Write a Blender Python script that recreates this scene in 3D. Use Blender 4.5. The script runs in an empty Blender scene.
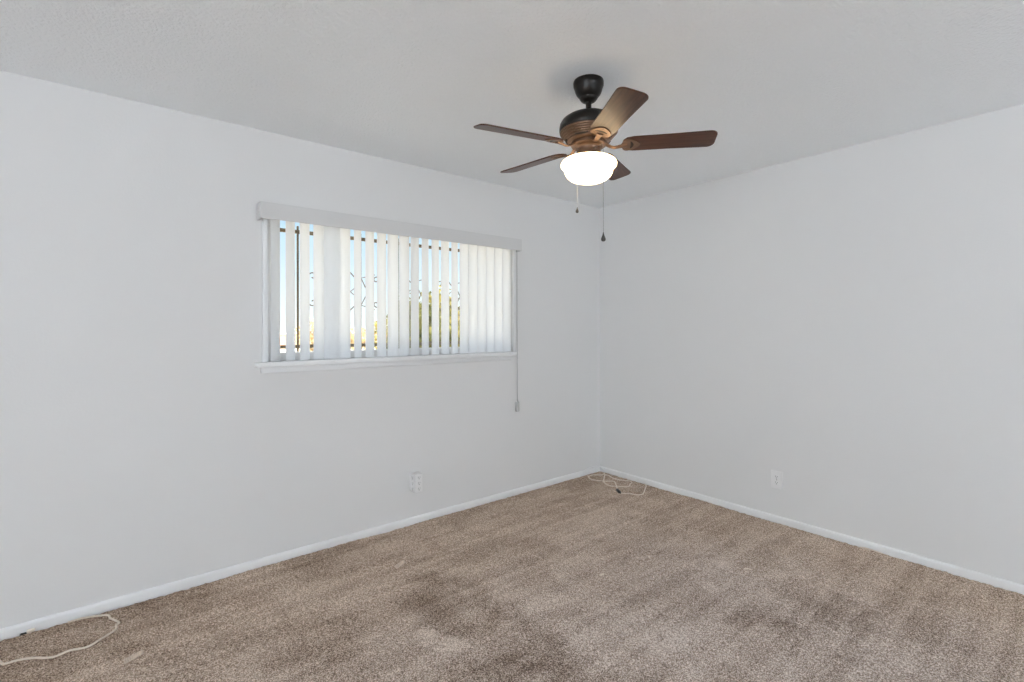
import bpy, bmesh, math, random
import numpy as np
from mathutils import Vector, Matrix

random.seed(7)
S = bpy.context.scene
COL = S.collection
R = math.radians

# ------------------------------------------------------------------ camera
# world: the far room corner is the origin, the window wall is y = 0 (room on -y),
# the right wall is x = 0 (room on -x), floor z = 0, ceiling z = 2.44
cam_d = bpy.data.cameras.new('camera')
cam = bpy.data.objects.new('camera', cam_d)
COL.objects.link(cam)
cam.location = (-3.500, -3.0011, 1.3375)
YAW = 39.247
from mathutils import Euler
cam.rotation_euler = (Euler((R(90), 0, R(-YAW))).to_matrix() @ Euler((0, 0, -0.002)).to_matrix()).to_euler()
cam_d.sensor_width = 36
cam_d.lens = 490.8 / 1024 * 36
cam_d.shift_y = -13.44 / 1024
cam_d.clip_start = 0.02
S.camera = cam

# ------------------------------------------------------------------ colour management
S.view_settings.view_transform = 'Standard'
S.view_settings.look = 'None'
S.view_settings.exposure = 0.0
S.view_settings.gamma = 1.0
S.view_settings.use_curve_mapping = False
try:
    S.cycles.diffuse_bounces = 8
    S.cycles.max_bounces = 14
    S.cycles.transparent_max_bounces = 16
except Exception:
    pass

# ------------------------------------------------------------------ world sky
W = bpy.data.worlds.new('sky')
S.world = W
W.use_nodes = True
nt = W.node_tree
nt.nodes.clear()
wo = nt.nodes.new('ShaderNodeOutputWorld')
bg = nt.nodes.new('ShaderNodeBackground')
tc = nt.nodes.new('ShaderNodeTexCoord')
sp = nt.nodes.new('ShaderNodeSeparateXYZ')
rp = nt.nodes.new('ShaderNodeValToRGB')
nt.links.new(tc.outputs['Generated'], sp.inputs[0])
nt.links.new(sp.outputs['Z'], rp.inputs[0])
nt.links.new(rp.outputs[0], bg.inputs[0])
nt.links.new(bg.outputs[0], wo.inputs[0])
el = rp.color_ramp.elements
el[0].position = 0.0
el[0].color = (0.95, 0.97, 0.98, 1)
el[1].position = 1.0
el[1].color = (4.4, 4.7, 5.0, 1)
e = el.new(0.07)
e.color = (0.76, 0.86, 0.92, 1)
e = el.new(0.20)
e.color = (0.49, 0.69, 0.87, 1)
e = el.new(0.42)
e.color = (2.5, 2.7, 2.95, 1)
bg.inputs[1].default_value = 1.27

# ------------------------------------------------------------------ sun and fill lamps
def light(name, kind, loc, rot, energy, color=(1, 1, 1), **kw):
    d = bpy.data.lights.new(name, kind)
    d.energy = energy
    d.color = color
    for k, v in kw.items():
        setattr(d, k, v)
    o = bpy.data.objects.new(name, d)
    COL.objects.link(o)
    o.location = loc
    o.rotation_euler = rot
    return o

# sun behind the house, high: lights the yard beyond the window
light('sun', 'SUN', (0, -6, 12), (R(42), 0, R(-20)), 5.5, (1.0, 0.94, 0.84), angle=R(0.6))
# two added fill lamps, tilted up, out of view behind the camera
light('fill_lamp_front', 'AREA', (-2.9, -7.40, 0.80), (R(172), 0, 0), 176, (0.89, 0.985, 1.08),
      shape='RECTANGLE', size=4.0, size_y=1.6)
light('fill_lamp_side', 'AREA', (-10.40, -5.0, 0.80), (R(172), 0, R(-90)), 416, (0.89, 0.985, 1.08),
      shape='RECTANGLE', size=4.0, size_y=1.6)

# ------------------------------------------------------------------ material helpers
def new_mat(name):
    m = bpy.data.materials.new(name)
    m.use_nodes = True
    n = m.node_tree
    n.nodes.clear()
    out = n.nodes.new('ShaderNodeOutputMaterial')
    return m, n, out

def principled(name, color, rough=0.5, metal=0.0, spec=0.5, bump=None, noise=None, emit=None):
    """bump=(scale, strength, detail); noise=(scale, amount) varies the base colour slightly"""
    m, n, out = new_mat(name)
    b = n.nodes.new('ShaderNodeBsdfPrincipled')
    b.inputs['Base Color'].default_value = (*color, 1)
    b.inputs['Roughness'].default_value = rough
    b.inputs['Metallic'].default_value = metal
    b.inputs['Specular IOR Level'].default_value = spec
    n.links.new(b.outputs[0], out.inputs[0])
    t = n.nodes.new('ShaderNodeTexCoord')
    if noise:
        nz = n.nodes.new('ShaderNodeTexNoise')
        nz.inputs['Scale'].default_value = noise[0]
        nz.inputs['Detail'].default_value = 4
        n.links.new(t.outputs['Object'], nz.inputs['Vector'])
        cr = n.nodes.new('ShaderNodeValToRGB')
        a = noise[1]
        cr.color_ramp.elements[0].position = 0.3
        cr.color_ramp.elements[1].position = 0.7
        cr.color_ramp.elements[0].color = (*[c * (1 - a) for c in color], 1)
        cr.color_ramp.elements[1].color = (*[min(1, c * (1 + a)) for c in color], 1)
        n.links.new(nz.outputs['Fac'], cr.inputs[0])
        n.links.new(cr.outputs[0], b.inputs['Base Color'])
    if bump:
        nz = n.nodes.new('ShaderNodeTexNoise')
        nz.inputs['Scale'].default_value = bump[0]
        nz.inputs['Detail'].default_value = bump[2]
        n.links.new(t.outputs['Object'], nz.inputs['Vector'])
        bp = n.nodes.new('ShaderNodeBump')
        bp.inputs['Strength'].default_value = bump[1]
        bp.inputs['Distance'].default_value = bump[3] if len(bump) > 3 else 0.004
        n.links.new(nz.outputs['Fac'], bp.inputs['Height'])
        n.links.new(bp.outputs[0], b.inputs['Normal'])
    if emit:
        b.inputs['Emission Color'].default_value = (*emit[0], 1)
        b.inputs['Emission Strength'].default_value = emit[1]
    return m

M = {}
M['wall'] = principled('wall_paint', (0.77, 0.77, 0.77), 0.75, bump=(90, 0.12, 3), noise=(1.2, 0.008), spec=0.25)
M['ceiling'] = principled('ceiling_paint', (0.915, 0.945, 0.968), 0.9, bump=(75, 0.7, 3, 0.008), noise=(2, 0.01), spec=0.15)
M['trim'] = principled('trim_paint', (0.84, 0.85, 0.86), 0.4, noise=(3, 0.01), spec=0.4)
M['base'] = principled('baseboard_paint', (0.87, 0.875, 0.88), 0.35, noise=(5, 0.02), spec=0.4)
M['vinyl'] = principled('window_vinyl', (0.85, 0.85, 0.85), 0.4, noise=(6, 0.01))
M['valance'] = principled('valance_vinyl', (0.68, 0.68, 0.68), 0.5, noise=(4, 0.01), spec=0.3)
M['plastic'] = principled('white_plastic', (0.83, 0.83, 0.83), 0.35, noise=(20, 0.01))
M['cordgrey'] = principled('grey_cord', (0.52, 0.52, 0.52), 0.5, noise=(40, 0.03))
M['slot'] = principled('socket_slot', (0.22, 0.22, 0.22), 0.6, noise=(20, 0.05))
M['cord'] = principled('cream_cord', (0.80, 0.70, 0.60), 0.45, noise=(30, 0.05))
M['black'] = principled('black_plug', (0.02, 0.018, 0.016), 0.4, noise=(30, 0.1))
M['shade'] = principled('shade_cloth', (0.8, 0.8, 0.78), 0.9, noise=(60, 0.02))
M['bronze'] = principled('dark_bronze', (0.012, 0.009, 0.007), 0.30, 0.0, 0.3, noise=(14, 0.25))
M['bronze_lit'] = principled('lamplit_bronze', (0.19, 0.115, 0.075), 0.38, 0.6, noise=(18, 0.2))  # same bronze in a lighter tone, the lamp's glow put into its colour
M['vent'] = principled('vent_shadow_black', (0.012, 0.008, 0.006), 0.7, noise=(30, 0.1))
M['chain'] = principled('chain_metal', (0.33, 0.32, 0.30), 0.4, 0.6, noise=(60, 0.1))
M['palechain'] = principled('pale_chain', (0.75, 0.74, 0.72), 0.4, 0.2, noise=(60, 0.1))
M['fob'] = principled('fob_bronze', (0.07, 0.065, 0.06), 0.3, 0.4, noise=(60, 0.2))
M['iron'] = principled('grille_iron', (0.13, 0.095, 0.055), 0.55, 0.2, noise=(12, 0.3))
M['dirt'] = principled('dry_ground', (0.74, 0.60, 0.42), 0.95, noise=(0.35, 0.16), bump=(3, 0.4, 5))
M['block'] = principled('terracotta_block', (0.78, 0.46, 0.30), 0.9, noise=(1.5, 0.15), bump=(6, 0.4, 3))
M['bark'] = principled('tree_bark', (0.16, 0.11, 0.07), 0.9, noise=(9, 0.3), bump=(20, 0.6, 4))
M['exterior'] = principled('stucco_roof', (0.6, 0.57, 0.52), 0.9, noise=(3, 0.05), bump=(40, 0.4, 3))

def leaf_mat(name, c1, c2):
    m, n, out = new_mat(name)
    d = n.nodes.new('ShaderNodeBsdfDiffuse')
    tr = n.nodes.new('ShaderNodeBsdfTranslucent')
    mx = n.nodes.new('ShaderNodeMixShader')
    mx.inputs[0].default_value = 0.3
    t = n.nodes.new('ShaderNodeTexCoord')
    nz = n.nodes.new('ShaderNodeTexNoise')
    nz.inputs['Scale'].default_value = 2.2
    nz.inputs['Detail'].default_value = 6
    cr = n.nodes.new('ShaderNodeValToRGB')
    cr.color_ramp.elements[0].position = 0.35
    cr.color_ramp.elements[1].position = 0.65
    cr.color_ramp.elements[0].color = (*c1, 1)
    cr.color_ramp.elements[1].color = (*c2, 1)
    n.links.new(t.outputs['Object'], nz.inputs['Vector'])
    n.links.new(nz.outputs['Fac'], cr.inputs[0])
    for s in (d, tr):
        n.links.new(cr.outputs[0], s.inputs['Color'])
    n.links.new(d.outputs[0], mx.inputs[1])
    n.links.new(tr.outputs[0], mx.inputs[2])
    n.links.new(mx.outputs[0], out.inputs[0])
    return m

M['leaf_olive'] = leaf_mat('leaf_olive', (0.10, 0.09, 0.03), (0.52, 0.45, 0.15))
M['leaf_green'] = leaf_mat('leaf_green', (0.04, 0.05, 0.02), (0.30, 0.28, 0.10))
M['leaf_gold'] = leaf_mat('leaf_gold', (0.46, 0.34, 0.20), (0.80, 0.66, 0.42))
M['leaf_dark'] = leaf_mat('leaf_dark', (0.02, 0.025, 0.012), (0.10, 0.11, 0.05))

def vane_mat():
    m, n, out = new_mat('vane_vinyl')
    b = n.nodes.new('ShaderNodeBsdfPrincipled')
    b.inputs['Base Color'].default_value = (0.86, 0.86, 0.86, 1)
    b.inputs['Roughness'].default_value = 0.5
    b.inputs['Specular IOR Level'].default_value = 0.3
    tr = n.nodes.new('ShaderNodeBsdfTranslucent')
    tr.inputs[0].default_value = (0.95, 0.965, 0.985, 1)
    t = n.nodes.new('ShaderNodeTexCoord')
    wv = n.nodes.new('ShaderNodeTexNoise')
    wv.inputs['Scale'].default_value = 8
    mr = n.nodes.new('ShaderNodeMapRange')
    mr.inputs['To Min'].default_value = 0.68
    mr.inputs['To Max'].default_value = 0.74
    n.links.new(t.outputs['Object'], wv.inputs['Vector'])
    n.links.new(wv.outputs['Fac'], mr.inputs[0])
    mx = n.nodes.new('ShaderNodeMixShader')
    n.links.new(mr.outputs[0], mx.inputs[0])
    n.links.new(b.outputs[0], mx.inputs[1])
    n.links.new(tr.outputs[0], mx.inputs[2])
    n.links.new(mx.outputs[0], out.inputs[0])
    return m
M['vane'] = vane_mat()

def glass_mat():
    m, n, out = new_mat('window_glass')
    tr = n.nodes.new('ShaderNodeBsdfTransparent')
    tr.inputs[0].default_value = (0.97, 0.985, 0.98, 1)
    gl = n.nodes.new('ShaderNodeBsdfGlossy')
    gl.inputs['Roughness'].default_value = 0.02
    fr = n.nodes.new('ShaderNodeFresnel')
    fr.inputs[0].default_value = 1.35
    mx = n.nodes.new('ShaderNodeMixShader')
    n.links.new(fr.outputs[0], mx.inputs[0])
    n.links.new(tr.outputs[0], mx.inputs[1])
    n.links.new(gl.outputs[0], mx.inputs[2])
    n.links.new(mx.outputs[0], out.inputs[0])
    return m
M['glass'] = glass_mat()

def globe_mat():
    m, n, out = new_mat('lit_opal_glass')
    b = n.nodes.new('ShaderNodeBsdfPrincipled')
    b.inputs['Base Color'].default_value = (0.9, 0.88, 0.82, 1)
    b.inputs['Roughness'].default_value = 0.25
    nz = n.nodes.new('ShaderNodeTexNoise')
    nz.inputs['Scale'].default_value = 9
    t = n.nodes.new('ShaderNodeTexCoord')
    n.links.new(t.outputs['Object'], nz.inputs['Vector'])
    cr = n.nodes.new('ShaderNodeValToRGB')
    cr.color_ramp.elements[0].color = (1.0, 0.73, 0.42, 1)
    cr.color_ramp.elements[1].color = (1.0, 0.77, 0.46, 1)
    n.links.new(nz.outputs['Fac'], cr.inputs[0])
    n.links.new(cr.outputs[0], b.inputs['Emission Color'])
    b.inputs['Emission Strength'].default_value = 5.5
    n.links.new(b.outputs[0], out.inputs[0])
    return m
M['globe'] = globe_mat()

def wood_mat():
    m, n, out = new_mat('walnut_blade')
    b = n.nodes.new('ShaderNodeBsdfPrincipled')
    b.inputs['Roughness'].default_value = 0.33
    b.inputs['Specular IOR Level'].default_value = 0.32
    t = n.nodes.new('ShaderNodeTexCoord')
    mp = n.nodes.new('ShaderNodeMapping')
    mp.inputs['Scale'].default_value = (2.2, 34, 10)
    nz = n.nodes.new('ShaderNodeTexNoise')
    nz.inputs['Scale'].default_value = 2.4
    nz.inputs['Detail'].default_value = 7
    nz.inputs['Distortion'].default_value = 0.6
    cr = n.nodes.new('ShaderNodeValToRGB')
    cr.color_ramp.elements[0].position = 0.3
    cr.color_ramp.elements[1].position = 0.72
    cr.color_ramp.elements[0].color = (0.042, 0.014, 0.008, 1)
    cr.color_ramp.elements[1].color = (0.120, 0.047, 0.024, 1)
    n.links.new(t.outputs['Object'], mp.inputs[0])
    n.links.new(mp.outputs[0], nz.inputs['Vector'])
    n.links.new(nz.outputs['Fac'], cr.inputs[0])
    n.links.new(cr.outputs[0], b.inputs['Base Color'])
    n.links.new(b.outputs[0], out.inputs[0])
    return m
M['wood'] = wood_mat()

# carpet: brown twist pile; (x, y, radius, amount) are real soiled or brushed patches
SOIL = [(-2.25, -0.80, 0.17, 0.5), (-2.29, -1.05, 0.16, 0.65), (-2.23, -1.25, 0.10, 0.6), (-2.10, -1.35, 0.09, 0.5), (-2.15, -1.60, 0.13, 0.65),
        (-2.30, -1.52, 0.12, 0.6), (-2.42, -1.40, 0.10, 0.4), (-1.25, -2.05, 0.13, 0.5), (-0.84, -2.16, 0.12, 0.35), (-0.97, -2.32, 0.14, 0.4),
        (-3.68, -0.10, 0.30, 0.5), (-3.28, -0.12, 0.25, 0.6), (-3.03, -0.62, 0.18, 0.35), (-2.85, -0.85, 0.2, 0.4), (-2.6, -0.12, 0.22, 0.4)]
PALE = [(-2.44, -1.18, 0.11, 0.8), (-1.98, -1.13, 0.13, 0.5), (-1.86, -1.29, 0.12, 0.5), (-1.93, -1.60, 0.14, 0.4), (-1.68, -1.72, 0.2, 0.4),
        (-0.88, -1.65, 0.09, 0.5), (-1.14, -1.74, 0.11, 0.5), (-0.74, -1.93, 0.10, 0.4), (-1.00, -1.96, 0.09, 0.4), (-0.66, -2.21, 0.10, 0.4),
        (-0.62, -0.89, 0.13, 0.3), (-1.34, -0.91, 0.20, 0.3)]
def carpet_mat():
    m, n, out = new_mat('carpet_pile')
    b = n.nodes.new('ShaderNodeBsdfPrincipled')
    b.inputs['Roughness'].default_value = 1.0
    b.inputs['Specular IOR Level'].default_value = 0.05
    t = n.nodes.new('ShaderNodeTexCoord')
    def noise(scale, detail, rough=0.5, dist=0.0, vec=None):
        z = n.nodes.new('ShaderNodeTexNoise')
        z.inputs['Scale'].default_value = scale
        z.inputs['Detail'].default_value = detail
        z.inputs['Roughness'].default_value = rough
        z.inputs['Distortion'].default_value = dist
        n.links.new(vec or t.outputs['Object'], z.inputs['Vector'])
        return z.outputs['Fac']
    def math_(op, a, c, clamp=False):
        k = n.nodes.new('ShaderNodeMath')
        k.operation = op
        k.use_clamp = clamp
        for i, s in enumerate((a, c)):
            if isinstance(s, (int, float)):
                k.inputs[i].default_value = s
            else:
                n.links.new(s, k.inputs[i])
        return k.outputs[0]
    def ramp(f, lo, hi):
        r = n.nodes.new('ShaderNodeMapRange')
        r.inputs['From Min'].default_value = lo
        r.inputs['From Max'].default_value = hi
        r.interpolation_type = 'SMOOTHSTEP'
        n.links.new(f, r.inputs[0])
        return r.outputs[0]
    # distorted coordinates so that the stains have ragged edges
    dn = n.nodes.new('ShaderNodeTexNoise')
    dn.inputs['Scale'].default_value = 4.5
    dn.inputs['Detail'].default_value = 5
    n.links.new(t.outputs['Object'], dn.inputs['Vector'])
    va = n.nodes.new('ShaderNodeVectorMath')
    va.operation = 'SUBTRACT'
    va.inputs[1].default_value = (0.5, 0.5, 0.5)
    n.links.new(dn.outputs['Color'], va.inputs[0])
    vs = n.nodes.new('ShaderNodeVectorMath')
    vs.operation = 'SCALE'
    vs.inputs['Scale'].default_value = 0.55
    n.links.new(va.outputs[0], vs.inputs[0])
    vd = n.nodes.new('ShaderNodeVectorMath')
    vd.operation = 'ADD'
    n.links.new(vs.outputs[0], vd.inputs[0])
    n.links.new(t.outputs['Object'], vd.inputs[1])
    def blots(lst):
        tot = None
        for (x, y, r, a) in lst:
            d = n.nodes.new('ShaderNodeVectorMath')
            d.operation = 'DISTANCE'
            d.inputs[1].default_value = (x, y, 0.0)
            n.links.new(vd.outputs[0], d.inputs[0])
            k = n.nodes.new('ShaderNodeMapRange')
            k.interpolation_type = 'SMOOTHSTEP'
            k.inputs['From Min'].default_value = r * 1.35
            k.inputs['From Max'].default_value = r * 0.35
            k.inputs['To Max'].default_value = a
            n.links.new(d.outputs['Value'], k.inputs[0])
            tot = k.outputs[0] if tot is None else math_('ADD', tot, k.outputs[0])
        return math_('MINIMUM', tot, 1.0)
    fine = noise(190, 2, 0.75)
    mid = noise(95, 3, 0.6)
    big = noise(3.2, 5, 0.6, 0.8)
    huge = noise(0.8, 2)
    # brushed vacuum streaks running across the room
    mp = n.nodes.new('ShaderNodeMapping')
    mp.inputs['Rotation'].default_value = (0, 0, R(-3))
    mp.inputs['Scale'].default_value = (0.7, 8.0, 1)
    n.links.new(t.outputs['Object'], mp.inputs[0])
    streak = noise(1.6, 3, 0.55, 0.3, mp.outputs[0])
    v = math_('MULTIPLY', ramp(fine, 0.36, 0.64), 0.62)
    v = math_('ADD', v, math_('MULTIPLY', ramp(mid, 0.3, 0.7), 0.20))
    v = math_('ADD', v, math_('MULTIPLY', ramp(big, 0.32, 0.68), 0.14))
    v = math_('ADD', v, math_('MULTIPLY', ramp(streak, 0.38, 0.62), 0.12))
    v = math_('SUBTRACT', v, math_('MULTIPLY', blots(SOIL), 0.33))
    v = math_('ADD', v, math_('MULTIPLY', blots(PALE), 0.24), True)
    cr = n.nodes.new('ShaderNodeValToRGB')
    cr.color_ramp.elements[0].position = 0.05
    cr.color_ramp.elements[1].position = 0.95
    cr.color_ramp.elements[0].color = (0.135, 0.090, 0.064, 1)
    cr.color_ramp.elements[1].color = (0.86, 0.72, 0.60, 1)
    mdl = cr.color_ramp.elements.new(0.5)
    mdl.color = (0.46, 0.345, 0.262, 1)
    n.links.new(v, cr.inputs[0])
    # greyer wear towards the open middle of the room, browner along the walls
    wx = n.nodes.new('ShaderNodeSeparateXYZ')
    n.links.new(vd.outputs[0], wx.inputs[0])
    wear = math_('MULTIPLY', ramp(math_('MULTIPLY', wx.outputs['Y'], -1.0), 0.3, 1.9),
                 ramp(math_('MULTIPLY', wx.outputs['X'], -1.0), 0.1, 1.2))
    mix = n.nodes.new('ShaderNodeMix')
    mix.data_type = 'RGBA'
    mix.blend_type = 'MULTIPLY'
    n.links.new(wear, mix.inputs[0])
    n.links.new(cr.outputs[0], mix.inputs[6])
    mix.inputs[7].default_value = (0.99, 1.05, 1.15, 1)
    n.links.new(mix.outputs[2], b.inputs['Base Color'])
    n.links.new(b.outputs[0], out.inputs[0])
    return m
M['carpet'] = carpet_mat()

# ------------------------------------------------------------------ mesh helpers
def finish(name, bm, m, parent=None, smooth=None, loc=None):
    me = bpy.data.meshes.new(name)
    bmesh.ops.recalc_face_normals(bm, faces=bm.faces[:])
    bm.to_mesh(me)
    bm.free()
    o = bpy.data.objects.new(name, me)
    COL.objects.link(o)
    for k in (m if isinstance(m, (list, tuple)) else [m]):
        me.materials.append(k)
    if smooth is not None:
        for p in me.polygons:
            p.use_smooth = True
        me.set_sharp_from_angle(angle=R(smooth))
    if parent is not None:
        o.parent = parent
    if loc is not None:
        o.location = loc
    return o

def box(bm, lo, hi, bevel=0.0, seg=2, mat=None):
    t = bmesh.new()
    lo, hi = Vector(lo), Vector(hi)
    c = (lo + hi) / 2
    s = hi - lo
    bmesh.ops.create_cube(t, size=1.0, matrix=Matrix.Translation(c) @ Matrix.Diagonal((*s, 1)))
    if bevel > 0:
        bmesh.ops.bevel(t, geom=t.edges[:], offset=bevel, segments=seg, affect='EDGES', profile=0.5)
    if mat is not None:
        t.transform(mat)
    join(bm, t)

def join(bm, t):
    me = bpy.data.meshes.new('tmp')
    t.to_mesh(me)
    t.free()
    bm.from_mesh(me)
    bpy.data.meshes.remove(me)

def lathe(bm, prof, seg=48, center=(0, 0, 0), flute=None):
    """prof: list of (r, z) from top to bottom"""
    rings = []
    for (r, z) in prof:
        if r < 1e-6:
            rings.append([bm.verts.new((center[0], center[1], center[2] + z))])
        else:
            rings.append([bm.verts.new((center[0] + r * math.cos(2 * math.pi * k / seg),
                                        center[1] + r * math.sin(2 * math.pi * k / seg),
                                        center[2] + z)) for k in range(seg)])
    for a, b in zip(rings, rings[1:]):
        if len(a) == 1 and len(b) == 1:
            continue
        for k in range(seg):
            k2 = (k + 1) % seg
            if len(a) == 1:
                bm.faces.new((a[0], b[k], b[k2]))
            elif len(b) == 1:
                bm.faces.new((a[k], b[0], a[k2]))
            else:
                bm.faces.new((a[k], b[k], b[k2], a[k2]))

def spline(pts, n=6, closed=False):
    """Catmull-Rom through the points"""
    P = [Vector(p) for p in pts]
    out = []
    m = len(P)
    rng = range(m) if closed else range(m - 1)
    for i in rng:
        if closed:
            p0, p1, p2, p3 = P[(i - 1) % m], P[i], P[(i + 1) % m], P[(i + 2) % m]
        else:
            p0, p1, p2, p3 = P[max(i - 1, 0)], P[i], P[i + 1], P[min(i + 2, m - 1)]
        for k in range(n):
            t = k / n
            out.append(0.5 * ((2 * p1) + (p2 - p0) * t + (2 * p0 - 5 * p1 + 4 * p2 - p3) * t * t
                              + (3 * p1 - p0 - 3 * p2 + p3) * t ** 3))
    if not closed:
        out.append(P[-1])
    return out

def tube(bm, pts, r, seg=8, radii=None, flat=1.0):
    pts = [Vector(p) for p in pts]
    n = len(pts)
    prev = None
    rings = []
    for i, p in enumerate(pts):
        d = (pts[min(i + 1, n - 1)] - pts[max(i - 1, 0)])
        if d.length < 1e-9:
            d = Vector((0, 0, 1))
        d.normalize()
        if prev is None:
            a = Vector((0, 0, 1)) if abs(d.z) < 0.9 else Vector((1, 0, 0))
            x = d.cross(a).normalized()
        else:
            x = (prev - d * prev.dot(d))
            x = x.normalized() if x.length > 1e-6 else d.orthogonal().normalized()
        prev = x
        y = d.cross(x)
        rr = radii[i] if radii else r
        rings.append([bm.verts.new(p + x * rr * math.cos(2 * math.pi * k / seg) + y * rr * flat * math.sin(2 * math.pi * k / seg))
                      for k in range(seg)])
    for a, b in zip(rings, rings[1:]):
        for k in range(seg):
            bm.faces.new((a[k], b[k], b[(k + 1) % seg], a[(k + 1) % seg]))
    bm.faces.new(rings[0][::-1])
    bm.faces.new(rings[-1])

def prism(bm, outline, z0, z1, mat=None):
    """extrude a closed 2-D outline (x, y) between z0 and z1"""
    t = bmesh.new()
    a = [t.verts.new((x, y, z0)) for x, y in outline]
    b = [t.verts.new((x, y, z1)) for x, y in outline]
    t.faces.new(a[::-1])
    t.faces.new(b)
    n = len(a)
    for k in range(n):
        t.faces.new((a[k], a[(k + 1) % n], b[(k + 1) % n], b[k]))
    if mat is not None:
        t.transform(mat)
    join(bm, t)

def tag(o, label, cat, group=None, kind=None):
    o['label'] = label
    o['category'] = cat
    if group:
        o['group'] = group
    if kind:
        o['kind'] = kind
    return o

def thing(name, label, cat, loc=(0, 0, 0), rz=0.0, group=None, kind=None):
    o = bpy.data.objects.new(name, None)
    o.empty_display_size = 0.05
    COL.objects.link(o)
    o.location = loc
    o.rotation_euler = (0, 0, rz)
    return tag(o, label, cat, group, kind)

# ------------------------------------------------------------------ room shell
X0, Y0, H = -10.5, -7.5, 2.44          # far sides behind the camera, ceiling height
OX0, OX1, OZ0, OZ1 = -2.815, -1.052, 1.148, 2.01   # window opening
T = 0.14

def struct(name, bm, m, label, cat, smooth=None):
    o = finish(name, bm, m, smooth=smooth)
    return tag(o, label, cat, kind='structure')

bm = bmesh.new()
box(bm, (X0 - T, 0, -0.15), (OX0, T, H))
box(bm, (OX1, 0, -0.15), (T, T, H))
box(bm, (OX0, 0, -0.15), (OX1, T, OZ0))
box(bm, (OX0, 0, OZ1), (OX1, T, H))
struct('wall_left', bm, M['wall'], 'long white painted wall that holds the window', 'wall')
bm = bmesh.new()
box(bm, (0, Y0 - T, -0.15), (T, 0, H))
struct('wall_right', bm, M['wall'], 'plain white painted wall right of the room corner', 'wall')
bm = bmesh.new()
box(bm, (X0, Y0 - T, -0.15), (0, Y0, H))
struct('wall_front', bm, M['wall'], 'white painted wall behind the viewer facing the window', 'wall')
bm = bmesh.new()
box(bm, (X0 - T, Y0 - T, -0.15), (X0, 0, H))
struct('wall_back', bm, M['wall'], 'white painted wall behind the viewer facing the right wall', 'wall')
bm = bmesh.new()
box(bm, (X0 - 0.5, Y0 - 0.5, H), (0.5, T + 0.35, H + 0.2))
struct('ceiling', bm, M['ceiling'], 'white ceiling with a fine orange peel texture', 'ceiling')

# carpet floor: a real height field of tufts, higher in places, with dents and a ragged edge
DENTS = [(-2.25, -0.46, 0.05, 0.013, 35), (-3.49, -0.44, 0.07, 0.011, 20), (-3.42, -0.46, 0.05, 0.011, 20), (-1.40, -0.71, 0.06, 0.006, 20),
         (-1.85, -1.30, 0.07, 0.007, -30), (-0.99, -2.31, 0.05, 0.007, 40)]
def carpet_height():
    step = 0.0065
    xs = np.concatenate([np.arange(X0, -4.15, 0.06), np.arange(-4.15, 0.0, step), [0.0]])
    ys = np.concatenate([np.arange(Y0, -3.3, 0.06), np.arange(-3.3, 0.0, step), [0.0]])
    nx, ny = len(xs), len(ys)
    rng = np.random.default_rng(3)
    gx, gy = np.meshgrid(xs, ys)
    a = rng.random((ny, nx))
    sm = (a + 0.5 * (np.roll(a, 1, 0) + np.roll(a, -1, 0) + np.roll(a, 1, 1) + np.roll(a, -1, 1))) / 3
    z = 0.010 + 0.0115 * sm
    for k in range(24):
        ang, fr, ph = rng.random() * 6.28, rng.uniform(2, 14), rng.random() * 6.28
        z += 0.0014 / (1 + fr * 0.25) * np.sin(fr * (gx * math.cos(ang) + gy * math.sin(ang)) + ph)
    z += 0.002
    z -= 0.013 * np.exp(-np.minimum(np.abs(gx + 0.012), np.abs(gy + 0.012)) / 0.007)
    for (x, y, r, dep, rot) in DENTS:
        c, s = math.cos(R(rot)), math.sin(R(rot))
        u = (gx - x) * c + (gy - y) * s
        v = -(gx - x) * s + (gy - y) * c
        z -= dep * np.exp(-(u / r) ** 2 - (v / (r * 0.25)) ** 2)
        z += dep * 0.6 * np.exp(-(u / r) ** 2 - ((v + r * 0.5) / (r * 0.3)) ** 2)
    jx = gx + (rng.random((ny, nx)) - 0.5) * step * 0.5
    jy = gy + (rng.random((ny, nx)) - 0.5) * step * 0.5
    co = np.stack([jx, jy, z], -1).reshape(-1, 3).astype(np.float32)
    idx = np.arange(nx * ny).reshape(ny, nx)
    q = np.stack([idx[:-1, :-1], idx[:-1, 1:], idx[1:, 1:], idx[1:, :-1]], -1).reshape(-1, 4).astype(np.int32)
    me = bpy.data.meshes.new('floor')
    me.vertices.add(len(co))
    me.vertices.foreach_set('co', co.ravel())
    me.loops.add(q.size)
    me.loops.foreach_set('vertex_index', q.ravel())
    me.polygons.add(len(q))
    me.polygons.foreach_set('loop_start', np.arange(0, q.size, 4, dtype=np.int32))
    me.update(calc_edges=True)
    me.materials.append(M['carpet'])
    o = bpy.data.objects.new('floor', me)
    COL.objects.link(o)
    tag(o, 'brown twist pile carpet with paler worn patches', 'floor', kind='structure')
carpet_height()

def baseboard(name, p0, p1, nrm, label):
    """profile swept straight from p0 to p1, nrm points into the room"""
    prof = [(0, 0.0), (0.012, 0.0), (0.012, 0.046), (0.0105, 0.052), (0.007, 0.0565), (0, 0.058)]
    bm = bmesh.new()
    n = Vector(nrm)
    A = [bm.verts.new(Vector(p0) + n * d + Vector((0, 0, z))) for d, z in prof]
    B = [bm.verts.new(Vector(p1) + n * d + Vector((0, 0, z))) for d, z in prof]
    k = len(prof)
    for i in range(k):
        j = (i + 1) % k
        bm.faces.new((A[i], A[j], B[j], B[i]))
    bm.faces.new(A)
    bm.faces.new(B[::-1])
    struct(name, bm, M['base'], label, 'baseboard')
baseboard('baseboard_left', (X0, 0, 0), (0, 0, 0), (0, -1, 0), 'low white baseboard along the window wall')
baseboard('baseboard_right', (0, 0, 0), (0, Y0, 0), (-1, 0, 0), 'low white baseboard along the plain right wall')

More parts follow.
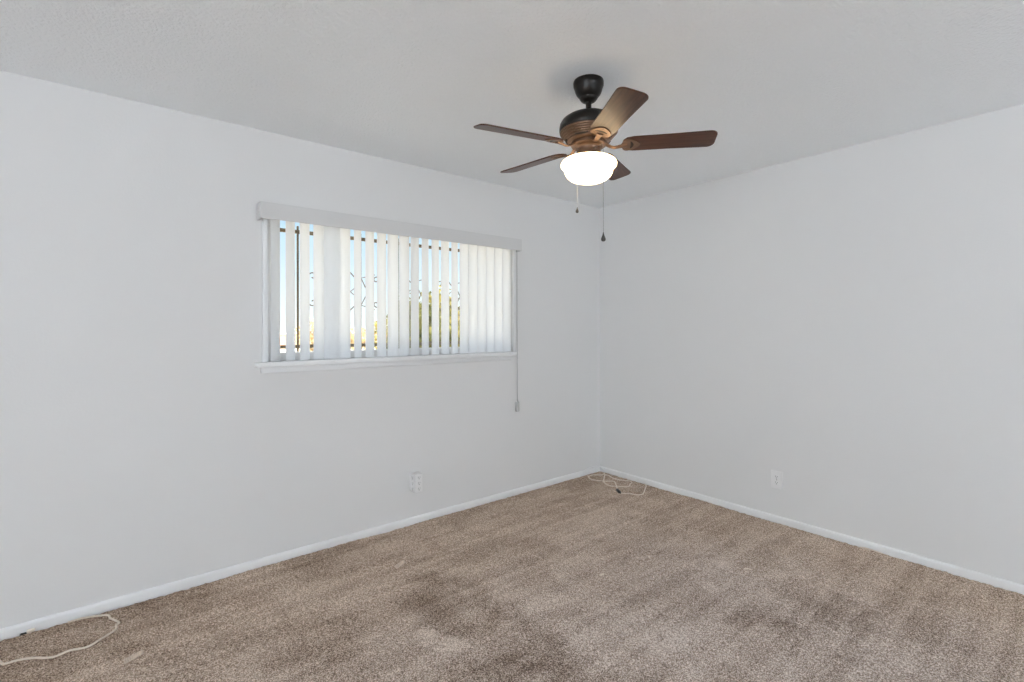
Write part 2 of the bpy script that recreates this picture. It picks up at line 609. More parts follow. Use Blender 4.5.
# ------------------------------------------------------------------ window (structure)
win = tag(bpy.data.objects.new('window_1', None), 'wide sliding window with white frame and sill behind the vertical blind', 'window', kind='structure')
COL.objects.link(win)
win.location = (OX0, 0, OZ0)
def wpart(name, bm, m, smooth=None):
    o = finish(name, bm, m, smooth=smooth)
    o.parent = win
    o.matrix_parent_inverse = Matrix.Translation(-Vector(win.location))
    return o
bm = bmesh.new()
fw = 0.046
box(bm, (OX0, 0.05, OZ0), (OX1, 0.12, OZ0 + fw), 0.003)
box(bm, (OX0, 0.05, OZ1 - 0.035), (OX1, 0.12, OZ1), 0.003)
box(bm, (OX0, 0.05, OZ0 + fw), (OX0 + 0.038, 0.12, OZ1 - 0.035), 0.003)
box(bm, (OX1 - 0.04, 0.05, OZ0 + fw), (OX1, 0.12, OZ1 - 0.035), 0.003)
wpart('window_frame', bm, M['vinyl'])
xm = (OX0 + OX1) / 2
bm = bmesh.new()
box(bm, (xm - 0.025, 0.06, OZ0 + fw), (xm + 0.025, 0.11, OZ1 - 0.035), 0.003)
wpart('meeting_rail', bm, M['vinyl'])
for a, b, y in ((OX0 + 0.038, xm - 0.025, 0.088), (xm + 0.025, OX1 - 0.04, 0.078)):
    bm = bmesh.new()
    box(bm, (a, y, OZ0 + fw), (b, y + 0.004, OZ1 - 0.035))
    wpart('pane', bm, M['glass'])
# casing boards, sill (stool) and apron
for xa, xb in ((OX0 - 0.034, OX0 - 0.003), (OX1 + 0.003, OX1 + 0.031)):
    bm = bmesh.new()
    box(bm, (xa, -0.020, OZ0), (xb, 0.0, OZ1), 0.005, 3)
    wpart('casing', bm, M['trim'], 30)
bm = bmesh.new()
box(bm, (OX0 - 0.071, -0.062, OZ0 - 0.027), (OX1 + 0.004, 0.055, OZ0), 0.005, 3)
wpart('sill', bm, M['trim'], 30)
bm = bmesh.new()
box(bm, (OX0 - 0.042, -0.018, OZ0 - 0.062), (OX1 - 0.010, 0.0, OZ0 - 0.027), 0.004, 2)
wpart('apron', bm, M['trim'], 30)

# unseen windows with drawn shades, added behind the viewer to go with the fill lamps
def added_window(name, lo, hi, axis, label):
    r = tag(bpy.data.objects.new(name, None), label, 'window', kind='structure')
    COL.objects.link(r)
    bm = bmesh.new()
    lo, hi = Vector(lo), Vector(hi)
    d = 0.06
    if axis == 'y':
        for a, b in (((lo.x - d, lo.y, lo.z - d), (lo.x, lo.y + 0.02, hi.z + d)), ((hi.x, lo.y, lo.z - d), (hi.x + d, lo.y + 0.02, hi.z + d)),
                     ((lo.x, lo.y, hi.z), (hi.x, lo.y + 0.02, hi.z + d)), ((lo.x, lo.y, lo.z - d), (hi.x, lo.y + 0.02, lo.z))):
            box(bm, a, b, 0.003)
    else:
        for a, b in (((lo.x, lo.y - d, lo.z - d), (lo.x + 0.02, lo.y, hi.z + d)), ((lo.x, hi.y, lo.z - d), (lo.x + 0.02, hi.y + d, hi.z + d)),
                     ((lo.x, lo.y, hi.z), (lo.x + 0.02, hi.y, hi.z + d)), ((lo.x, lo.y, lo.z - d), (lo.x + 0.02, hi.y, lo.z))):
            box(bm, a, b, 0.003)
    finish('window_frame', bm, M['trim'], r)
    bm = bmesh.new()
    box(bm, lo, hi, 0.002)
    finish('added_roller_shade', bm, M['shade'], r)
added_window('added_window_front', (-4.9, Y0, 0.35), (-0.9, Y0 + 0.01, 2.25), 'y', 'added unseen white framed window with a drawn shade behind the viewer')
added_window('added_window_side', (X0, -7.0, 0.35), (X0 + 0.01, -3.0, 2.25), 'x', 'added unseen white framed window with a drawn shade at the side of the viewer')

# ------------------------------------------------------------------ security grille outside
g = thing('security_grille', 'dark iron security grille with bars and scrollwork outside the window', 'window grille', (xm, 0.20, 1.2))
GX0, GX1 = OX0 - 0.06, OX1 + 0.10
def gpart(name, bm, m=None, smooth=35):
    o = finish(name, bm, m or M['iron'], smooth=smooth)
    o.parent = g
    o.matrix_parent_inverse = Matrix.Translation(-Vector(g.location))
    return o
for z in (1.222, 1.934):
    bm = bmesh.new()
    box(bm, (GX0, 0.192, z - 0.011), (GX1, 0.208, z + 0.011), 0.002)
    gpart('rail', bm)
bars = [GX0 + 0.012, -2.602, -2.537, -2.332, -2.200, -2.062, -1.927, -1.795, -1.71, -1.603, -1.455, -1.32, -1.19, GX1 - 0.012]
for x in bars:
    bm = bmesh.new()
    box(bm, (x - 0.0055, 0.1945, 1.14), (x + 0.0055, 0.2055, 1.97), 0.0015)
    gpart('bar', bm)
for x in (GX0 + 0.035, GX1 - 0.035):                     # wall lugs that hold the rails
    for z in (1.222, 1.934):
        bm = bmesh.new()
        box(bm, (x - 0.012, T, z - 0.009), (x + 0.012, 0.193, z + 0.009), 0.002)
        gpart('bracket', bm)
def curl(x, z, s, flip):
    pts = []
    for k in range(18):
        a = k / 17 * 1.75 * math.pi
        r = 0.026 * (1 - 0.66 * k / 17)
        pts.append((x + flip * (0.026 - r * math.cos(a)), 0.2, z + s * r * math.sin(a)))
    return pts
for x in (-2.537, -1.603, -2.062, -1.19):                # bars with C scrolls on both sides
    for z, sg in ((1.665, 1), (1.500, -1)):
        for fl in (1, -1):
            bm = bmesh.new()
            tube(bm, [(x, 0.2, z - sg * 0.06)] + curl(x, z, sg, fl), 0.0035, 6)
            gpart('scroll', bm)
for x in (-2.200, -1.795, -1.455):                        # bars with zigzag straps
    bm = bmesh.new()
    tube(bm, [(x - 0.085, 0.2, 1.722), (x - 0.004, 0.2, 1.633), (x - 0.070, 0.2, 1.578), (x - 0.004, 0.2, 1.523), (x - 0.085, 0.2, 1.440)], 0.0035, 6)
    gpart('strap', bm)
    bm = bmesh.new()
    tube(bm, [(x + 0.10, 0.2, 1.700), (x + 0.004, 0.2, 1.672), (x + 0.05, 0.2, 1.578), (x + 0.004, 0.2, 1.490), (x + 0.10, 0.2, 1.462)], 0.0035, 6)
    gpart('strap', bm)

# ------------------------------------------------------------------ vertical blind
vb = thing('vertical_blind', 'white vertical blind with a plain grey-white valance over the window', 'window blind', (-1.95, -0.045, 1.97))
def vpart(name, bm, m, smooth=None, parent=None):
    o = finish(name, bm, m, smooth=smooth)
    o.parent = parent or vb
    o.matrix_parent_inverse = Matrix.Translation(-Vector(vb.location))
    return o
VX0, VX1, VZ0, VZ1, VY = -2.873, -1.015, 1.935, 2.026, -0.085
bm = bmesh.new()
box(bm, (VX0, VY, VZ0), (VX1, VY + 0.008, VZ1), 0.002)
box(bm, (VX0, VY + 0.008, VZ0), (VX0 + 0.008, -0.001, VZ1), 0.0015)
box(bm, (VX1 - 0.008, VY + 0.008, VZ0), (VX1, -0.001, VZ1), 0.0015)
vpart('valance', bm, M['valance'])
bm = bmesh.new()
box(bm, (VX0 + 0.03, -0.066, 1.972), (VX1 - 0.03, -0.026, 2.000), 0.003)
vpart('headrail', bm, M['vinyl'])
ANG = [46, 43, 38, 33, -19, 27, 40, 31, 27, 14, 19, 25, 30, 26, 20, 27, 14, 7, 7, 7, 7, 7]
VANES = [(-2.789 + 0.0786 * k, -0.045, a) for k, a in enumerate(ANG)] + [(-2.478, -0.030, -17)]   # one vane hangs doubled up
for x, yv, a in VANES:
    bm = bmesh.new()
    z0, z1 = 1.1535, 1.965
    nseg = 10
    hw = 0.0445
    th = 0.0009
    ca, sa = math.cos(R(a)), math.sin(R(a))
    rows = []
    for z in (z0, z0 + 0.4, z1):
        top, bot = [], []
        for j in range(nseg + 1):
            u = -hw + 2 * hw * j / nseg
            bow = 0.010 * (1 - (u / hw) ** 2)
            for lst, off in ((top, th), (bot, -th)):
                lu, lv = u, -bow - off
                lst.append(bm.verts.new((x + lu * ca - lv * sa, yv + lu * sa + lv * ca, z)))
        rows.append(top + bot[::-1])
    for r0, r1 in zip(rows, rows[1:]):
        n_ = len(r0)
        for j in range(n_):
            bm.faces.new((r0[j], r0[(j + 1) % n_], r1[(j + 1) % n_], r1[j]))
    bm.faces.new(rows[0])
    bm.faces.new(rows[-1][::-1])
    vane = vpart('vane', bm, M['vane'], 40)
    bm = bmesh.new()
    box(bm, (x - 0.006, yv - 0.006, 1.960), (x + 0.006, yv + 0.006, 1.978), 0.001)
    hk = finish('hanger', bm, M['vinyl'])
    hk.parent = vane
    hk.matrix_parent_inverse = Matrix.Translation(-Vector(vb.location))
# control cord loop at the right end with its tension pulley and tail
bm = bmesh.new()
cx = -1.012
tube(bm, [(cx - 0.018, -0.040, 1.98), (cx - 0.014, -0.034, 1.40), (cx - 0.006, -0.028, 1.0), (cx, -0.020, 0.72)], 0.0028, 6)
tube(bm, [(cx - 0.013, -0.036, 1.98), (cx - 0.009, -0.030, 1.40), (cx - 0.001, -0.024, 1.0), (cx + 0.005, -0.017, 0.72)], 0.0028, 6)
vpart('control_cord', bm, M['cordgrey'], 40)
bm = bmesh.new()
box(bm, (cx - 0.013, -0.030, 0.672), (cx + 0.017, -0.006, 0.752), 0.006, 3)
tp = vpart('cord_tensioner', bm, M['cordgrey'], 40)
bm = bmesh.new()
lathe(bm, [(0, 0.005), (0.011, 0.005), (0.009, 0.0), (0.011, -0.005), (0, -0.005)], 20)
bm.transform(Matrix.Translation((cx + 0.004, -0.020, 0.664)) @ Matrix.Rotation(R(90), 4, 'X'))
o = finish('pulley_wheel', bm, M['slot'], smooth=40)
o.parent = tp
o.matrix_parent_inverse = Matrix.Translation(-Vector(vb.location))
bm = bmesh.new()
prism(bm, [(0, 0.006), (0.055, -0.030), (0.062, -0.046), (0.052, -0.050), (0.02, -0.022), (0, -0.010)], 0, 0.016,
      Matrix.Translation((cx + 0.006, -0.002, 0.655)) @ Matrix.Rotation(R(90), 4, 'X'))
o = finish('bracket', bm, M['plastic'])
o.parent = tp
o.matrix_parent_inverse = Matrix.Translation(-Vector(vb.location))

# ------------------------------------------------------------------ outlets
def socket_faces(par, cz, m, y, slotmat, axis_m):
    """one rounded receptacle face with two slots and a ground hole, built facing -y"""
    bm = bmesh.new()
    out = []
    for k in range(28):
        a = 2 * math.pi * k / 28
        out.append((max(-0.0155, min(0.0155, 0.0175 * math.cos(a))), 0.0142 * math.sin(a)))
    prism(bm, out, 0, 0.003, Matrix.Translation((0, y, cz)) @ Matrix.Rotation(R(90), 4, 'X'))
    s = finish('socket', bm, m, par)
    bm = bmesh.new()
    box(bm, (-0.0075, y - 0.0036, cz - 0.001), (-0.0050, y - 0.0028, cz + 0.008))
    box(bm, (0.0050, y - 0.0036, cz - 0.000), (0.0075, y - 0.0028, cz + 0.007))
    prism(bm, [(0.003 * math.cos(t * 0.5236), 0.003 * math.sin(t * 0.5236) - 0.007) for t in range(12)], 0.0028, 0.0036,
          Matrix.Translation((0, y, cz)) @ Matrix.Rotation(R(90), 4, 'X'))
    finish('slot', bm, slotmat, s)
    return s

ob = thing('outlet_adapter', 'white boxy multi outlet adapter plugged in low on the window wall', 'outlet adapter', (-1.910, 0, 0.300))
bm = bmesh.new()
box(bm, (-0.028, -0.070, -0.060), (0.028, -0.008, 0.060), 0.005, 3)
finish('adapter_body', bm, M['plastic'], ob, smooth=30)
bm = bmesh.new()
box(bm, (-0.034, -0.008, -0.056), (0.034, 0.0, 0.056), 0.003, 2)
finish('back_plate', bm, M['plastic'], ob, smooth=30)
for cz in (0.037, 0.0, -0.037):
    socket_faces(ob, cz, M['plastic'], -0.070, M['slot'], None)
for cz in (0.034, -0.004, -0.040):
    q = socket_faces(ob, cz, M['plastic'], -0.028, M['slot'], None)
    q.matrix_local = Matrix.Translation((0, -0.039, 0)) @ Matrix.Rotation(R(-90), 4, 'Z')

wo_ = thing('wall_outlet', 'flush white duplex outlet low on the plain right wall', 'outlet', (0, -1.5585, 0.302), R(-90))
bm = bmesh.new()
box(bm, (-0.0385, -0.0085, -0.0595), (0.0385, 0.0, 0.0595), 0.003, 3)
finish('cover_plate', bm, M['plastic'], wo_, smooth=30)
for cz in (0.020, -0.020):
    socket_faces(wo_, cz, M['plastic'], -0.0085, M['slot'], None)
bm = bmesh.new()
lathe(bm, [(0, 0.0015), (0.003, 0.001), (0.0035, 0)], 14)
bm.transform(Matrix.Translation((0, -0.0085, 0)) @ Matrix.Rotation(R(90), 4, 'X'))
finish('screw', bm, M['chain'], wo_)

# ------------------------------------------------------------------ ceiling fan
FX, FY = -1.840, -1.515
fan = thing('ceiling_fan', 'dark bronze five blade ceiling fan with a lit opal bowl light', 'ceiling fan', (FX, FY, H))
def fpart(name, bm, m, parent=None, smooth=40):
    return finish(name, bm, m, parent or fan, smooth=smooth)
def zf(z):
    return z - H
bm = bmesh.new()
lathe(bm, [(0, 0), (0.066, 0), (0.068, -0.006), (0.067, -0.022), (0.064, -0.030), (0.062, -0.034), (0.060, -0.044), (0.054, -0.058),
           (0.046, -0.068), (0.040, -0.074), (0.040, -0.078), (0.032, -0.088), (0.022, -0.094), (0, -0.094)], 48)
fpart('canopy', bm, M['bronze'])
bm = bmesh.new()
lathe(bm, [(0.0125, -0.09), (0.0125, -0.135), (0.022, -0.137), (0.026, -0.143), (0.034, -0.152), (0.036, -0.16), (0, -0.16)], 32)
fpart('downrod', bm, M['bronze'])
bm = bmesh.new()
lathe(bm, [(0, -0.150), (0.045, -0.150), (0.075, -0.154), (0.100, -0.163), (0.118, -0.176), (0.128, -0.192), (0.131, -0.208),
           (0.131, -0.222), (0.128, -0.226)], 64)
mh = fpart('motor_housing', bm, M['bronze'])
# ribbed lower band
prof = []
z = -0.226
r = 0.128
for k in range(6):
    prof += [(r, z), (r + 0.0015, z - 0.002), (r + 0.0005, z - 0.0062), (r - 0.004, z - 0.0074)]
    z -= 0.0074
    r -= 0.0068
prof += [(r - 0.002, z - 0.002), (0.070, z - 0.004), (0, z - 0.004)]
bm = bmesh.new()
lathe(bm, prof, 64)
fpart('ribbed_band', bm, M['bronze_lit'], mh)
# flywheel ring that carries the blade irons
bm = bmesh.new()
lathe(bm, [(0, -0.272), (0.074, -0.272), (0.078, -0.277), (0.078, -0.289), (0.072, -0.293), (0, -0.293)], 48)
fpart('flywheel', bm, M['bronze_lit'])
bm = bmesh.new()
lathe(bm, [(0, -0.292), (0.060, -0.292), (0.062, -0.295), (0.056, -0.298), (0.053, -0.304), (0.053, -0.328), (0.058, -0.334),
           (0.076, -0.341), (0.086, -0.344), (0.086, -0.352), (0, -0.352)], 48)
fit = fpart('light_fitter', bm, M['bronze_lit'])
bm = bmesh.new()
lathe(bm, [(0.080, -0.346), (0.092, -0.348), (0.108, -0.353), (0.119, -0.361), (0.1245, -0.370), (0.124, -0.379), (0.119, -0.386), (0.111, -0.390),
           (0.1065, -0.395), (0.1075, -0.402), (0.1055, -0.412), (0.098, -0.425), (0.084, -0.437), (0.065, -0.446), (0.042, -0.452), (0.020, -0.455), (0, -0.4555)], 64)
fpart('lamp_shade', bm, M['globe'], smooth=60)

def rounded_blade():
    """outline in x (along) and y (across) with rounded tip corners and a narrower root"""
    pts = []
    L0, L1 = 0.146, 0.540
    w0, w1 = 0.050, 0.059
    cr = 0.030
    # lower side root to tip, tip corners, upper side
    pts += [(L0 + 0.020, -w0 + 0.004), (L0 + 0.05, -w0 - 0.003)]
    pts += [(L0 + 0.2, -w1 + 0.005)]
    for k in range(7):
        a = -math.pi / 2 + k / 6 * math.pi / 2
        pts.append((L1 - cr + cr * math.cos(a), -w1 + cr + cr * math.sin(a)))
    for k in range(7):
        a = k / 6 * math.pi / 2
        pts.append((L1 - cr + cr * math.cos(a), w1 - cr + cr * math.sin(a)))
    pts += [(L0 + 0.2, w1 - 0.005), (L0 + 0.05, w0 + 0.003), (L0 + 0.020, w0 - 0.004), (L0 + 0.005, w0 * 0.6), (L0, 0), (L0 + 0.005, -w0 * 0.6)]
    return pts
BZ = -0.290
TILT = Matrix.Rotation(R(0.9), 4, Vector((0.7744, -0.6327, 0)))   # the rotor hangs slightly off level
PITCH = R(-13)
blade_mesh = iron_mesh = arm_mesh = slot_mesh = None
phase = -10.0
for i in range(5):
    az = R(-YAW + phase + 72 * i)
    T_ = Matrix.Rotation(PITCH, 4, 'X')
    if i == 0:
        bm = bmesh.new()
        prism(bm, rounded_blade(), -0.003, 0.003)
        bmesh.ops.bevel(bm, geom=[e_ for e_ in bm.edges if abs(e_.verts[0].co.z - e_.verts[1].co.z) < 1e-6], offset=0.0012, segments=2, affect='EDGES')
        b0 = fpart('blade', bm, M['wood'], smooth=35)
        # iron: shield plate under the blade root, with three screws, and a curved arm back to the flywheel
        bm = bmesh.new()
        half = [(0.146, 0.016), (0.152, 0.034), (0.166, 0.043), (0.186, 0.040), (0.204, 0.029), (0.218, 0.014)]
        sh = half + [(0.224, 0.0)] + [(a, -b_) for a, b_ in half[::-1]] + [(0.142, 0.0)]
        sh = [(v.x, v.y) for v in spline([(a, b_, 0) for a, b_ in sh], 3, True)]
        prism(bm, sh, -0.0068, -0.0032)
        for (px, py) in ((0.208, 0.0), (0.164, 0.028), (0.164, -0.028)):
            lathe(bm, [(0.0050, 0.0), (0.0045, -0.0015), (0, -0.0022)], 12, (px, py, -0.0066))
        # solid dark crescent, painted as the shade of an opening across the plate
        n0 = len(bm.faces)
        cr_ = []
        for k in range(13):
            a = -1 + 2 * k / 12
            cr_.append((0.196 - 0.012 * a * a, 0.027 * a))
        for k in range(13):
            a = 1 - 2 * k / 12
            cr_.append((0.183 - 0.002 * a * a, 0.025 * a))
        prism(bm, cr_, -0.0071, -0.0060)
        bm.faces.ensure_lookup_table()
        for f_ in bm.faces[n0:]:
            f_.material_index = 1
        arm = spline([(0.168, 0, -0.006), (0.140, 0.0, -0.010), (0.112, 0, -0.014), (0.088, 0, -0.004), (0.070, 0, 0.010)], 4)
        tube(bm, arm, 0.008, 10, radii=[0.016 - 0.006 * math.sin(math.pi * k / (len(arm) - 1)) for k in range(len(arm))], flat=0.45)
        i0 = finish('blade_iron', bm, [M['bronze_lit'], M['vent']], b0, smooth=35)
        b0.matrix_local = Matrix.Translation((0, 0, BZ)) @ TILT @ Matrix.Rotation(az, 4, 'Z') @ T_
    else:
        b = b0.copy()
        COL.objects.link(b)
        b.parent = fan
        b.matrix_local = Matrix.Translation((0, 0, BZ)) @ TILT @ Matrix.Rotation(az, 4, 'Z') @ T_
        k_ = i0.copy()
        COL.objects.link(k_)
        k_.parent = b
# solid dark ovals painted as shaded vent holes on the band, between the irons
for i in range(5):
    az = R(-YAW + phase + 36 + 72 * i)
    pr = [(0.030 * math.cos(t * math.pi / 10), 0.0055 * math.sin(t * math.pi / 10)) for t in range(20)]
    mtx = Matrix.Rotation(az, 4, 'Z') @ Matrix.Translation((0.098, 0, -0.2625)) @ Matrix.Rotation(R(45), 4, 'Y') @ Matrix.Rotation(R(90), 4, 'Z')
    bm = bmesh.new()
    prism(bm, pr, -0.0035, 0.002, mtx)
    fpart('vent', bm, M['vent'], mh)

# pull chains: beads on a fine line, with a teardrop fob
def chain(name, p, ztop, zbot, m, fm, s):
    """p is the (right, forward) offset from the fan axis in the fan's own frame"""
    x, y = p
    rr = math.hypot(x, y)
    f0 = 0.058 / rr
    bm = bmesh.new()
    pts = [(x * f0, y * f0, -0.318), (x * 0.96, y * 0.96, -0.326), (x, y, -0.345), (x, y, zbot + 0.03 * s)]
    tube(bm, pts, 0.0009, 6)
    z = -0.345
    while z > zbot + 0.03 * s:
        bmesh.ops.create_icosphere(bm, subdivisions=1, radius=0.0015, matrix=Matrix.Translation((x, y, z)))
        z -= 0.0048
    c = fpart(name, bm, m)
    bm = bmesh.new()
    lathe(bm, [(0, 0.034 * s), (0.0018 * s, 0.033 * s), (0.0022 * s, 0.028 * s), (0.0045 * s, 0.021 * s), (0.0075 * s, 0.014 * s), (0.0088 * s, 0.0085 * s), (0.0080 * s, 0.004 * s), (0.0052 * s, 0.001 * s), (0.002 * s, 0), (0, 0)],
          16, (x, y, zbot))
    finish('fob', bm, fm, c, smooth=50)
rv = Vector((0.7744, -0.6327))
fv = Vector((0.6327, 0.7744))
pA = rv * 0.040 + fv * -0.135
pB = rv * -0.034 + fv * 0.135
chain('pull_chain', pA, 0, 1.699 - H, M['chain'], M['fob'], 1.15)
chain('pull_chain', pB, 0, 1.882 - H, M['palechain'], M['fob'], 0.85)

# ------------------------------------------------------------------ cords on the carpet
CZ = 0.0205
def cord_mesh(pts, r, n=6):
    bm = bmesh.new()
    tube(bm, spline(pts, n), r, 8)
    return bm
def gp(px, py, z=CZ):
    """carpet point from surveyed plan angles (right of axis, below eye) as tangents"""
    a, b = (px - 512) / 490.8, (327.56 - py - 0.002 * (px - 512)) / 490.8
    t = (z - 1.3375) / b
    return Vector((-3.50 + t * (a * 0.7744 + 0.6327), -3.0011 + t * (-a * 0.6327 + 0.7744), z))
t = thing('phone_cord', 'loose cream phone cord looping over the carpet at the left wall', 'cord', (-3.7, -0.15, 0.0))
def cpart(root, name, bm, m, smooth=50):
    o = finish(name, bm, m, smooth=smooth)
    o.parent = root
    o.matrix_parent_inverse = Matrix.Translation(-Vector(root.location))
    return o
cp = [(-14, 640), (-6, 655), (0, 662), (3.2, 664), (15.6, 660.5), (31, 658), (51.5, 657.3), (68.7, 650.6), (86, 647.2), (100, 639.3), (114.8, 629.8), (115.4, 625.2),
      (118.4, 622.4), (110, 618.3), (107.8, 615.3), (100, 615.6), (88, 617.2), (80, 618.6), (67, 622.5)]
pts = [gp(x, y) for x, y in cp]
for p in pts:
    p.y = min(p.y, -0.017)
cpart(t, 'cord', cord_mesh(pts, 0.0042), M['cord'])
pl = thing('cord_clip', 'small white cord clip with a dark end at the left baseboard', 'clip', (-3.83, -0.022, 0.02))
a0, a1 = gp(25.5, 632, 0.03), gp(34, 629.4, 0.03)
a0.y = a1.y = -0.026
bm = bmesh.new()
box(bm, (a0.x, -0.030, 0.017), (a1.x, -0.014, 0.030), 0.004, 2)
cpart(pl, 'clip_body', bm, M['cord'])
bm = bmesh.new()
box(bm, (a0.x - 0.022, -0.024, 0.012), (a0.x + 0.001, -0.013, 0.021), 0.004, 2)
cpart(pl, 'clip_end', bm, M['black'])

def gc(cx_, cy_, z=CZ):
    return gp(570 + cx_ / 10.24, 450 + cy_ / 10.24, z)
def inside(pts, m=-0.018):
    for p in pts:
        p.x = min(p.x, m)
        p.y = min(p.y, m)
    return pts
tg = thing('cable_tangle', 'cream cable tangle with a black plug on the carpet in the room corner', 'cable', (-0.2, -0.25, 0.0))
s1 = inside([gc(*p) for p in [(180, 262), (192, 285), (225, 305), (340, 320), (440, 322), (462, 345), (478, 385), (484, 405)]])
s2 = inside([gc(*p) for p in [(505, 438), (540, 446), (600, 446), (680, 460), (742, 450), (768, 392), (776, 365), (760, 350)]])
s3 = inside([gc(*p) for p in [(190, 270), (235, 256), (320, 256), (352, 240), (345, 290), (338, 318), (360, 345), (400, 366), (470, 374), (590, 376), (612, 352), (628, 332), (595, 318), (510, 308), (440, 290), (400, 266), (350, 250)]])
for s in (s1, s2, s3):
    cpart(tg, 'cable', cord_mesh(s, 0.0050), M['cord'])
bm = bmesh.new()
pa, pb = gc(476, 402, 0.026), gc(512, 442, 0.024)
tube(bm, [pa, pa.lerp(pb, 0.15), pa.lerp(pb, 0.8), pb], 0.012, 12, radii=[0.006, 0.0125, 0.012, 0.006])
cpart(tg, 'plug', bm, M['black'])
# thick white cable that comes down the wall corner and lies along the baseboard
wc = thing('coaxial_cable', 'white cable lying on the baseboard top at the room corner', 'cable', (-0.1, -0.02, 0.06))
bm = cord_mesh([(-0.285, -0.019, 0.022), (-0.262, -0.018, 0.05), (-0.20, -0.014, 0.066), (-0.12, -0.012, 0.072), (-0.06, -0.014, 0.068), (-0.030, -0.030, 0.058), (-0.022, -0.06, 0.04), (-0.024, -0.10, 0.022)], 0.0055)
cpart(wc, 'cable', bm, M['base'])
# lint and scraps on the carpet
def lint(px, py, s, rot, label):
    p = gp(px, py, 0.0245)
    bm = bmesh.new()
    rnd = random.Random(px)
    c = spline([(-s, 0, 0), (-s * 0.4, s * 0.25, 0.002), (s * 0.3, -s * 0.1, 0.003), (s, s * 0.2, 0.0)], 5)
    tube(bm, c, s * 0.22, 7, radii=[s * (0.16 + 0.20 * math.sin(math.pi * k / (len(c) - 1))) for k in range(len(c))], flat=0.6)
    o = finish('carpet_lint', bm, M['cord'], smooth=60, loc=p)
    o.rotation_euler = (0, 0, R(rot))
    tag(o, label, 'lint', 'pale lint scraps on the carpet')
lint(602, 575, 0.016, 10, 'pale lint scrap on the open carpet, leftmost of the pale scraps')
lint(649, 557, 0.014, 40, 'pale lint scrap on the carpet, middle of the pale scraps')
lint(746, 569, 0.014, -30, 'pale lint scrap on the carpet, rightmost of the pale scraps')
M['tuft'] = principled('pulled_pile', (0.66, 0.55, 0.46), 0.95, noise=(60, 0.2), spec=0.05)
def tuft(px, py, s, rot, label):
    c = gp(px, py, 0.025)
    bm = bmesh.new()
    for k in range(9):
        a = -1 + 2 * k / 8
        tube(bm, spline([(s * a, -0.012, -0.004), (s * a + 0.003, 0.0, 0.006 - 0.004 * a * a), (s * a + 0.009, 0.011, 0.001)], 4), 0.0042, 6, flat=0.6)
    o = finish('carpet_tuft', bm, M['tuft'], smooth=60, loc=c)
    o.rotation_euler = (0, 0, R(rot))
    tag(o, label, 'carpet tuft')
tuft(399, 564.5, 0.036, 25, 'pulled pale tuft of carpet pile on the floor in front of the outlet adapter')
tuft(132, 657, 0.030, 25, 'pulled pale tuft of carpet pile beside the loop of the phone cord')
p = gp(858, 548.5, 0.02)
bm = bmesh.new()
tube(bm, spline([(0, 0, 0), (0.0, -0.03, 0.004), (0.002, -0.07, 0.003), (0, -0.11, 0)], 5), 0.006, 7, flat=0.5)
o = finish('carpet_scrap', bm, M['cord'], smooth=60, loc=(-0.035, p.y, 0.021))
tag(o, 'thin pale carpet scrap beside the right baseboard', 'scrap')

# ------------------------------------------------------------------ outside the window
bm = bmesh.new()
bmesh.ops.create_grid(bm, x_segments=60, y_segments=60, size=90)
rn = random.Random(5)
for v in bm.verts:
    v.co.y += 90.3
    d = max(0.0, v.co.y - 12)
    v.co.z = -0.20 + (0.05 * rn.random() if d > 0 else 0)
struct('ground', bm, M['dirt'], 'dry sunlit sandy ground outside the window', 'ground', 60)

def gwall():
    bm = bmesh.new()
    x = -30.0
    while x < 45:
        box(bm, (x, 38.0, -0.25), (x + 0.40, 38.2, 0.80 + 0.02 * (int(x * 3) % 2)), 0.008)
        x += 0.40
    box(bm, (-30, 37.96, 0.80), (45, 38.24, 0.88), 0.01)
    return bm
bm = gwall()
o = finish('garden_wall', bm, M['block'])
tag(o, 'low terracotta block wall across the far end of the yard', 'garden wall')

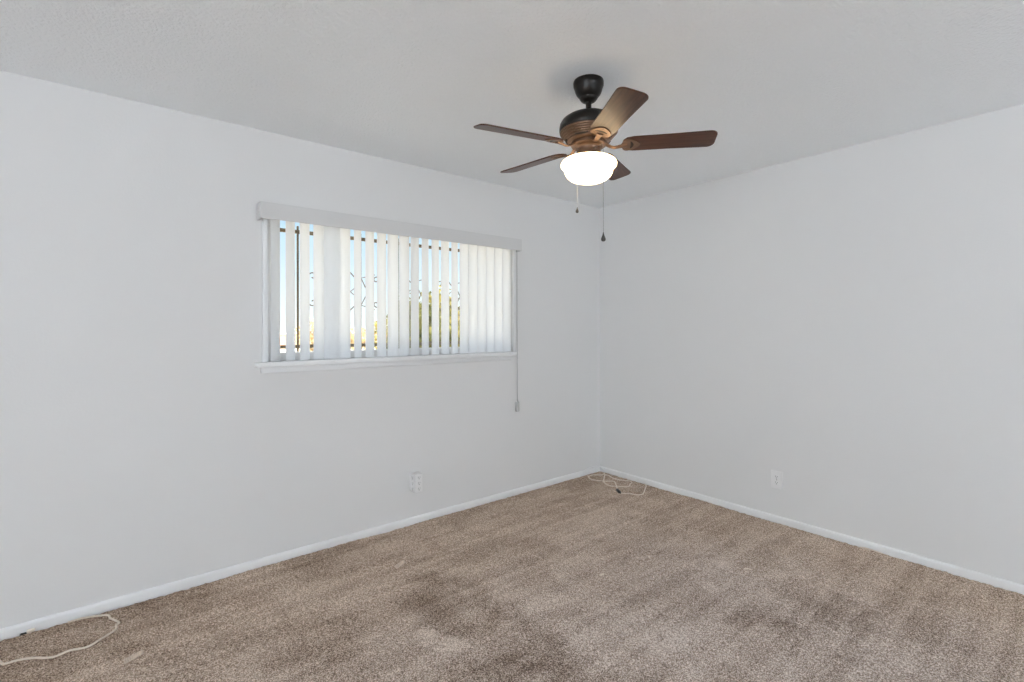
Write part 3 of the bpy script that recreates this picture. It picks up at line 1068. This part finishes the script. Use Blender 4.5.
def tree(x, y, h, rad, leaf, label, cat, seed, trunk=True, nleaf=900, ls=0.09, zb=0.25, group=None):
    rr = np.random.default_rng(seed)
    root = thing('tree' if cat == 'tree' else 'shrub', label, cat, (x, y, -0.18), group=group)
    # crown: leaf blades around many small clumps
    nc = 26
    cl = rr.normal(size=(nc, 3))
    cl /= np.linalg.norm(cl, axis=1)[:, None]
    cl *= (rr.random((nc, 1)) ** 0.4) * 0.85
    cl = cl * np.array([rad, rad, h * (1 - zb) / 2]) + np.array([0, 0, h * (zb + (1 - zb) / 2)])
    bm = bmesh.new()
    for k in range(nleaf):
        c = cl[rr.integers(nc)]
        p = Vector(c + rr.normal(size=3) * rad * 0.17)
        p.z = max(0.03, p.z)
        d = Vector(rr.normal(size=3)).normalized()
        s = Vector(rr.normal(size=3))
        s = (s - d * s.dot(d)).normalized()
        n_ = d.cross(s) * 0.15
        L = ls * (0.6 + 0.8 * rr.random())
        w = L * 0.28
        vs = [bm.verts.new(p), bm.verts.new(p + d * L * 0.5 + s * w + n_ * L), bm.verts.new(p + d * L), bm.verts.new(p + d * L * 0.5 - s * w + n_ * L)]
        bm.faces.new((vs[0], vs[1], vs[2]))
        bm.faces.new((vs[0], vs[2], vs[3]))
    me = bpy.data.meshes.new('foliage')
    bm.to_mesh(me)
    bm.free()
    me.materials.append(leaf)
    fo = bpy.data.objects.new('foliage', me)
    COL.objects.link(fo)
    fo.parent = root
    bm = bmesh.new()
    top = h * 0.75
    tube(bm, spline([(0, 0, -0.05), (0.03 * h, 0.02, h * 0.25), (-0.02 * h, 0.0, h * 0.5), (0, 0.03, top)], 4), 0.05, 8,
         radii=[0.05 * h / 2.5 * (1 - 0.75 * k / 12) for k in range(13)])
    for k in range(7):
        c = Vector(cl[k])
        tube(bm, [(0, 0, h * (0.2 + 0.06 * k)), ((c.x * 0.5), c.y * 0.5, (c.z + h * (0.2 + 0.06 * k)) / 2 + 0.03), c], 0.012 * h, 6,
             radii=[0.014 * h, 0.010 * h, 0.005 * h])
    finish('trunk', bm, M['bark'], root, smooth=50)
    return root

def far(px, t):
    """a spot of the yard seen past a bearing, t metres ahead"""
    a = (px - 512) / 490.8
    return (-3.50 + t * (a * 0.7744 + 0.6327), -3.0011 + t * (-a * 0.6327 + 0.7744))
specs = [(407, 19.5, 2.75, 0.85, 'leaf_olive', 'yellow-olive leafy tree, leftmost of the trees beyond the blind'),
         (421, 11.0, 2.35, 0.70, 'leaf_green', 'green leafy tree second from the left in the row beyond the blind'),
         (433, 16.8, 2.95, 0.90, 'leaf_green', 'tall green tree standing behind the middle of the tree row outside'),
         (445, 13.8, 2.60, 0.80, 'leaf_olive', 'yellow-olive tree seen through the right hand gaps of the blind'),
         (462, 20.5, 3.05, 1.05, 'leaf_gold', 'golden leafy tree in the last open gap of the blind'),
         (486, 15.2, 2.9, 1.0, 'leaf_olive', 'yellow-olive tree at the right end of the row, behind the closed vanes')]
for k, (px, tt, h, rad, lf, lb) in enumerate(specs):
    x, y = far(px, tt)
    tree(x, y, h, rad, M[lf], lb, 'tree', 20 + k, zb=0.12, nleaf=1300, ls=0.16)
for k, (px, tt, h, rad, lf, lb) in enumerate([
        (312, 26.0, 2.0, 0.9, 'leaf_gold', 'golden dry shrub seen through the third gap from the left'),
        (388, 24.0, 2.1, 1.0, 'leaf_olive', 'olive shrub seen through the gap left of the tree row'),
        (350, 30.0, 1.5, 0.9, 'leaf_gold', 'low dry golden shrub beyond the middle of the window'),
        (364, 33.0, 1.45, 0.9, 'leaf_gold', 'low dry shrub farthest off beyond the middle of the window')]):
    x, y = far(px, tt)
    tree(x, y, h, rad, M[lf], lb, 'shrub', 40 + k, zb=0.05, nleaf=700, ls=0.2)
